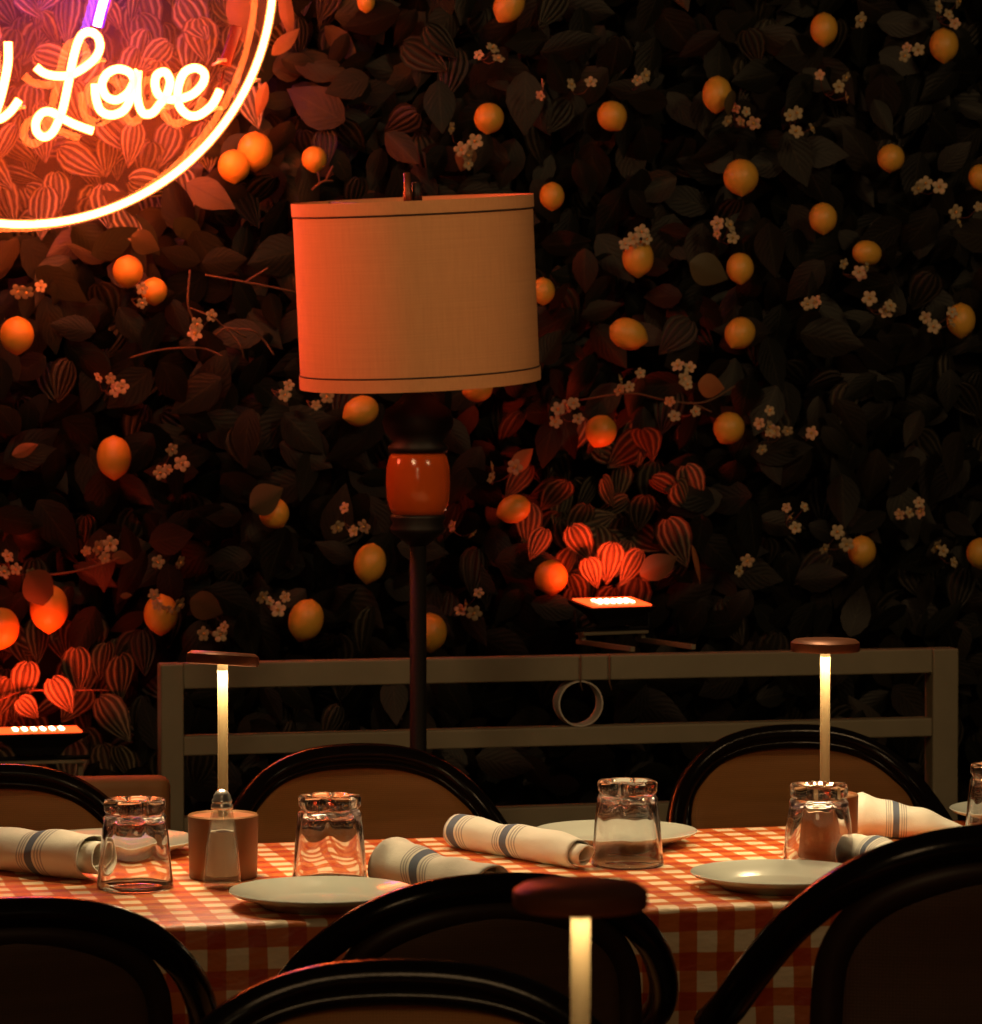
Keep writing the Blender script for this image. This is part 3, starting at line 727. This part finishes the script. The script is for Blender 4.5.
tl = table_lamp(222, 4.83, 'copper table lamp with brass pole behind the salt shaker on the left')

HEADS = tl
dup(tl, at_d(826, 5.07, ZT), (0, 0, -TH), 'copper table lamp behind the right drinking glass, in front of the right chair')
dup(tl, at_d(581, 2.60, ZT), (0, 0, -TH), 'large blurred table lamp nearest the camera, bottom centre')
for ch in tl.children:
    if ch.name.startswith('head'): ch.rotation_euler = (math.radians(-5.4), math.radians(3.5), 0)
lamp_light(222, 4.83, 1.3); lamp_light(826, 5.07, 1.3); lamp_light(581, 2.60, .22)

# ------------------------------------------------------------------ tableware
def lobe(a, z):
    return 1.0
def tumbler(px, d, lab, rz=.2):
    t = thing('drinking_glass', lab, 'glass', at_d(px, d, ZT), rz, 'upturned drinking glasses')
    n_ = 96; b = MB()
    # outer surface from mouth (z=0) up to the thick base (z=.12), then base recess, then inner cavity
    def flut(z):   # fluting amount
        if z < .022: return 0.0
        if z < .092: return .045 * min(1, (z - .022) / .03)
        return .13
    out = [(.0500, .0), (.0520, .002), (.0515, .008), (.0500, .022), (.0484, .045), (.0464, .07), (.0440, .092), (.0442, .096), (.0405, .1005), (.0400, .103), (.0430, .106), (.0435, .117), (.0415, .1205), (.031, .1205), (.027, .117), (.001, .116)]
    inn = [(.001, .0985), (.030, .0985), (.0385, .095), (.0410, .088), (.0437, .06), (.0470, .02), (.0488, .004), (.0500, .0)]
    vs = []
    for (r, z) in out:
        for k in range(n_):
            a = 2 * PI * k / n_; c = math.cos(a * 6)
            fa = .20 if z > .098 else flut(z)
            # rounded lobes with narrow notches near the base
            lob = (abs(math.cos(a * 3)) ** .5)
            rr = r * (1 - fa * (1 - lob)) if z > .094 else r * (1 - fa * .5 * (1 - c) * .6)
            vs.append((rr * math.cos(a), rr * math.sin(a), z))
    for (r, z) in inn:
        for k in range(n_):
            a = 2 * PI * k / n_; vs.append((r * math.cos(a), r * math.sin(a), z))
    m_ = len(out) + len(inn)
    fs = [(j * n_ + k, j * n_ + (k + 1) % n_, (j + 1) * n_ + (k + 1) % n_, (j + 1) * n_ + k) for j in range(m_ - 1) if j != len(out) - 1 for k in range(n_)]
    fs.append(tuple((len(out) - 1) * n_ + k for k in range(n_))); fs.append(tuple(len(out) * n_ + k for k in range(n_))[::-1])
    b.add(vs, fs); b.build('glass_body', M['glass'], t, auto=50)
    return t
g = tumbler(133.5, 4.73, 'upturned drinking glass on the far left, beside the left napkin and salt shaker')
dup(g, at_d(329, 4.775, ZT), (0, 0, .75), 'upturned drinking glass behind the left front plate')
dup(g, at_d(628, 4.95, ZT), (0, 0, .5), 'upturned drinking glass in the middle, in front of the back plate')
dup(g, at_d(820, 4.905, ZT), (0, 0, .2), 'upturned drinking glass behind the right plate, in front of a napkin')
dup(g, at_d(1001, 5.16, ZT), (0, 0, .4), 'upturned drinking glass cut by the right edge of the picture')
# salt shaker
s = thing('salt_shaker', 'glass salt shaker with chrome dome cap beside the left copper lamp', 'salt shaker', at_d(221, 4.735, ZT), .1)
hexr = lambda a, z: 1 - .05 * (1 - math.cos(a * 8)) / 2
b = MB(); b.lathe([(.001, 0), (.024, 0), (.0265, .003), (.0262, .012), (.0225, .05), (.018, .088), (.0145, .104), (.0125, .110), (.0105, .110), (.0120, .100), (.0155, .086), (.0205, .048), (.0232, .016), (.001, .014)], 64, rad=hexr); b.build('glass_body', M['shaker'], s, auto=40)
b = MB(); b.lathe([(.001, .0145), (.0222, .0165), (.0198, .048), (.0165, .076), (.001, .078)], 32, rad=hexr); b.build('salt', M['salt'], s, auto=40)
b = MB(); b.lathe([(.0135, .106), (.0150, .107), (.0150, .112), (.0128, .114), (.0138, .116), (.0138, .119), (.012, .121), (.0115, .125), (.0085, .130), (.004, .133), (.001, .1335)], 32); b.build('cap', M['chrome'], s)
# plates
def plate(loc_, lab):
    b = MB(); b.lathe([(.001, .005), (.070, .005), (.076, .007), (.084, .011), (.100, .0155), (.117, .0205), (.1205, .0222), (.1215, .0212), (.118, .0175), (.100, .0115), (.086, .0065), (.078, .0), (.072, .0), (.070, .0025), (.001, .0025)], 72)
    o = b.build('plate', M['china'], loc=loc_, auto=60); return tag(o, lab, 'plate', 'round china plates')
pl = plate(at_d(321, 4.565, ZT), 'round china plate at the front edge, beside the left copper lamp')
for (px, d, lab) in [(616, 5.17, 'china plate at the back edge of the table behind the middle glass'), (781, 4.73, 'shiny plate in front of the right drinking glass'), (112, 5.07, 'plate seen through the far left glass, beside the copper lamp base'), (1030, 5.43, 'plate partly in view at the far right, behind the cut off glass')]:
    o = pl.copy(); C.objects.link(o); o.location = at_d(px, d, ZT); tag(o, lab, 'plate', 'round china plates')
# napkins
def napkin(p0, p1, r0, r1, stripes, lab, seed=0, flat=.86, turns=2.3, start=2.83, power=1.0, pinch=0.0):
    """p: (px, py) of the roll's centre line, resting on the cloth; r: radii"""
    a = on_z(p0[0], p0[1], ZT + r0 * flat); c = on_z(p1[0], p1[1], ZT + r1 * flat)
    d = Vector((c.x - a.x, c.y - a.y, 0)); L = d.length; ang = math.atan2(d.y, d.x)
    rg = random.Random(seed); ph = [rg.uniform(0, 6) for _ in range(6)]
    ns, nt = 40, 80; vs = []; uv = []
    for i in range(ns + 1):
        s_ = i / ns; R_ = r0 + (r1 - r0) * s_ ** power
        R_ *= 1 + .05 * math.sin(s_ * 9 + ph[0]) + .03 * math.sin(s_ * 21 + ph[1])
        if pinch and s_ < pinch: R_ *= .30 + .70 * math.sqrt(s_ / pinch)
        elif s_ < .06: R_ *= .93 + s_
        for k in range(nt + 1):
            t_ = k / nt; a_ = start + 2 * PI * turns * t_
            rr = R_ * (1 - .62 * (1 - t_)) * (1 + .035 * math.sin(2 * a_ + ph[2] + s_ * 4) + .02 * math.sin(5 * a_ + s_ * 14 + ph[3]))
            end = (.012 * math.sin(a_ * .5 + ph[4])) * (1 if s_ in (0, 1) else 0)
            vs.append((s_ * L + end * (2 * s_ - 1), rr * math.cos(a_), rr * math.sin(a_) * flat + 0)); uv.append((s_, t_))
    # rest every station on the cloth: shift so the lowest outer point is z = 0
    out = []
    for i in range(ns + 1):
        row = vs[i * (nt + 1):(i + 1) * (nt + 1)]; mz = min(v[2] for v in row)
        out += [(v[0], v[1], v[2] - mz + .0014) for v in row]
    fs = [(i * (nt + 1) + k, (i + 1) * (nt + 1) + k, (i + 1) * (nt + 1) + k + 1, i * (nt + 1) + k + 1) for i in range(ns) for k in range(nt)]
    b = MB(); b.add(out, fs, uv)
    o = b.build('napkin', napmat('napkin_cloth', stripes), loc=(a.x, a.y, ZT), rot=(0, 0, ang), solid=.0022)
    return tag(o, lab, 'napkin', 'rolled striped cloth napkins')
napkin((-50, 842), (99, 857), .036, .039, [.66], 'rolled napkin with dark stripe at the far left, touching the left glass', 1)
napkin((377, 856), (494, 887), .037, .026, [.47], 'white napkin with blue stripe behind the left front plate', 2, flat=1.0, turns=1.8, start=-.31, pinch=.16)
napkin((454, 829), (583, 854), .031, .0255, [.10, .50], 'pink lit rolled napkin with dark stripes, open spiral end, mid table', 3, start=2.6, pinch=.05)
napkin((854, 815), (968, 834), .040, .008, [.36], 'white napkin with blue stripe right of the right lamp, upper of two', 4, power=1.5)
napkin((842, 849), (922, 866), .021, .028, [.48], 'white napkin with blue stripe behind the right glass, lower of two', 5, flat=1.0, power=.5, pinch=.12)

# ------------------------------------------------------------------ chairs
def make_chair(lab, panel_mat, front=False):
    t = thing('bistro_chair', lab, 'chair', group='black hoop back bistro chairs with woven panels')
    hp = [(0, 0, .86), (.08, .002, .853), (.145, .015, .828), (.195, .045, .785), (.226, .09, .735), (.242, .15, .69), (.246, .22, .662), (.240, .29, .645), (.228, .325, .62), (.215, .335, .56), (.205, .335, .45)]
    if front: hp = [(x * 1.04, y, z) for x, y, z in hp]
    full = [(-x, y, z) for x, y, z in hp[::-1]][:-1] + hp
    b = MB(); b.tube(spline(full, 6), .0175, 12); b.build('hoop_frame', M['lacquer'], t)
    ip = [(0, .004, .835), (.07, .006, .828), (.128, .018, .804), (.160, .032, .765), (.169, .040, .71), (.169, .040, .60), (.169, .040, .45)]
    if front: ip = [(0, .004, .842), (.08, .006, .835), (.140, .018, .812), (.184, .046, .772), (.203, .075, .735), (.204, .085, .69), (.190, .07, .62), (.180, .05, .45)]; ip = [(x * 1.05, y, z) for x, y, z in ip]
    fi = [(-x, y, z) for x, y, z in ip[::-1]][:-1] + ip
    sp = spline(fi, 6); b = MB(); b.tube(sp, .009 if front else .0155, 10); b.build('inner_frame', M['lacquer'] if front else M['walnut'], t)
    # woven panel filling the inner frame
    b = MB(); half = [p for p in spline(ip, 8)]; vs = []; uv = []; m_ = 12
    for p in half:
        for k in range(m_ + 1):
            u = 2 * k / m_ - 1; x = p.x * u; vs.append((x, p.y - (1 - u * u) * .028 * min(1, p.x / .165) + .0, p.z)); uv.append((u, p.z))
    # rows share z so the sheet is built from the symmetric frame
    fs = [(i * (m_ + 1) + k, i * (m_ + 1) + k + 1, (i + 1) * (m_ + 1) + k + 1, (i + 1) * (m_ + 1) + k) for i in range(len(half) - 1) for k in range(m_)]
    b.add(vs, fs, uv); b.build('back_panel', panel_mat, t, solid=.006)
    # seat
    b = MB(); b.lathe([(.001, .455), (.17, .458), (.205, .455), (.215, .445), (.212, .43), (.19, .422), (.001, .424)], 40, c=(0, .19, 0)); b.build('seat', M['cane'], t)
    for sx, y0, y1, x1 in ((-1, .04, -.02, .19), (1, .04, -.02, .19), (-1, .335, .37, .205), (1, .335, .37, .205)):
        b = MB(); b.tube([(sx * (.165 if y0 < .1 else .175), y0 if y0 < .1 else .31, .44), (sx * .182, (y0 + y1) / 2, .22), (sx * x1, y1, .0)], [.016, .0145, .012], 10); b.build('leg', M['lacquer'], t)
    b = MB(); ringp = [(.165 * math.cos(2 * PI * k / 40), .175 + .15 * math.sin(2 * PI * k / 40), .22) for k in range(40)]; b.tube(ringp, .007, 8, closed=True); b.build('stretcher', M['lacquer'], t)
    return t
def chair_at(src, px, py, rz, lab, sc, h=.876):
    p = on_z(px, py, h * sc); return dup(src, (p.x, p.y, 0), (0, 0, rz), lab, scale=sc)
ca = make_chair('', M['cane_back']); cb = make_chair('', M['cane'], True)
chair_at(ca, 495, 874, 0.02, 'black bistro chair seen from behind, centre, nearest the checked table', 1.01)
chair_at(ca, 14, 898, .05, 'black bistro chair seen from behind at the bottom left corner', 1.0)
chair_at(ca, 1022, 824, -.17, 'large black bistro chair seen from behind at the right bottom corner', 1.13)
chair_at(cb, 402, 960, PI - TH - .03, 'black bistro chair in the very front, only its rounded top in view at the bottom', 1.01)
chair_at(cb, 355, 744, PI + .02, 'black bistro chair on the far side, between left lamp and floor lamp pole', .95)
chair_at(cb, 792, 725, PI - .06, 'black bistro chair on the far side behind the right table lamp', .96)
chair_at(cb, -8, 764, PI, 'black bistro chair on the far side at the left edge', .94)
for root in (ca, cb):
    for ch in list(root.children): bpy.data.objects.remove(ch)
    bpy.data.objects.remove(root)
# padded brown chair behind left glass
p = at_d(112, 6.15)
t = thing('padded_chair', 'brown upholstered chair with low square back behind the left drinking glass', 'chair', (p.x, p.y, 0), PI - .1)
zt = CZ - (777 - 380) / F * 6.15
b = MB(); b.box((0, 0, zt - .12), (.20, .05, .24)); b.build('backrest', M['brown_pad'], t, bevel=.02)
b = MB(); b.box((0, .20, .43), (.40, .42, .07)); b.build('seat', M['brown_pad'], t, bevel=.02)
b = MB(); b.box((0, .012, .46), (.15, .02, .14)); b.build('back_support', M['wood'], t, smooth=False)
for sx in (-1, 1):
    for yy in (.03, .37):
        b = MB(); b.tube([(sx * .17, yy, .40), (sx * .18, yy, 0)], [.018, .012], 10); b.build('leg', M['wood'], t)

# ------------------------------------------------------------------ lights
def area(name, loc_, tgt, size, col, e, spread=180, shape='DISK', size_y=None):
    L = bpy.data.lights.new(name, 'AREA'); L.shape = shape; L.size = size; L.color = col; L.energy = e; L.spread = math.radians(spread)
    if size_y: L.size_y = size_y
    o = bpy.data.objects.new(name, L); C.objects.link(o); o.location = loc_
    o.rotation_euler = (Vector(tgt) - Vector(loc_)).to_track_quat('-Z', 'Y').to_euler(); return o
def spot(name, loc_, tgt, col, e, ang, blend=.6, r=.06):
    L = bpy.data.lights.new(name, 'SPOT'); L.color = col; L.energy = e; L.spot_size = math.radians(ang); L.spot_blend = blend; L.shadow_soft_size = r
    o = bpy.data.objects.new(name, L); C.objects.link(o); o.location = loc_
    o.rotation_euler = (Vector(tgt) - Vector(loc_)).to_track_quat('-Z', 'Y').to_euler(); return o
WARM = (1, .62, .29); TWARM = (1, .70, .38)
spot('hedge_light', (-.1, 3.6, 3.1), (1.2, 7.3, 1.5), WARM, 80, 60, .8, .25)
spot('hedge_light', (3.0, 3.4, 3.1), (2.4, 7.3, 1.6), WARM, 88, 60, .8, .25)
area('front_room_light', (-.5, -.6, 2.9), (1.4, 4.4, .8), 1.0, WARM, 4.5, 100)
spot('table_spot', (1.75, 5.7, 3.0), (1.55, 4.85, .75), TWARM, 95, 40, .7, .08)
spot('table_spot', (1.75, 4.9, 3.0), (1.65, 4.9, .75), TWARM, 70, 36, .7, .08)
spot('table_spot', (.5, 5.5, 3.0), (.9, 4.75, .75), TWARM, 115, 36, .7, .08)
spot('table_spot', (1.15, 3.1, 2.9), (1.55, 4.78, .8), TWARM, 34, 22, .9, .06)  # unseen fill added on the near side to brighten the right-hand napkins
spot('added_red_spot', (.05, 6.42, 1.95), (1.42, 6.25, 1.62), (1, .13, .055), 52, 34, .6, .15)  # unseen spot added off-frame to redden the left side of the lampshade
# violet tubes, the second added above the frame, throw a pool on the leaves
w = bpy.data.worlds.new('dim_room'); w.use_nodes = True; bpy.context.scene.world = w
w.node_tree.nodes['Background'].inputs[0].default_value = (.9, .62, .42, 1); w.node_tree.nodes['Background'].inputs[1].default_value = .012

# ------------------------------------------------------------------ camera
cam = bpy.data.cameras.new('camera'); co = bpy.data.objects.new('camera', cam); C.objects.link(co)
cam.sensor_fit = 'HORIZONTAL'; cam.sensor_width = 36; cam.lens = 36 * F / 982
co.location = (0, 0, CZ); co.rotation_euler = (PI / 2 - PITCH, 0, -TH)
cam.dof.use_dof = True; cam.dof.focus_distance = 5.0; cam.dof.aperture_fstop = 15
cam.clip_end = 60
sc = bpy.context.scene; sc.camera = co
sc.view_settings.view_transform = 'Standard'; sc.view_settings.look = 'None'; sc.view_settings.exposure = 0; sc.view_settings.gamma = 1
sc.cycles.max_bounces = 14; sc.cycles.transmission_bounces = 12; sc.cycles.transparent_max_bounces = 16
sc.cycles.caustics_refractive = False; sc.cycles.caustics_reflective = False
sc.cycles.use_denoising = True; sc.cycles.sample_clamp_indirect = 6
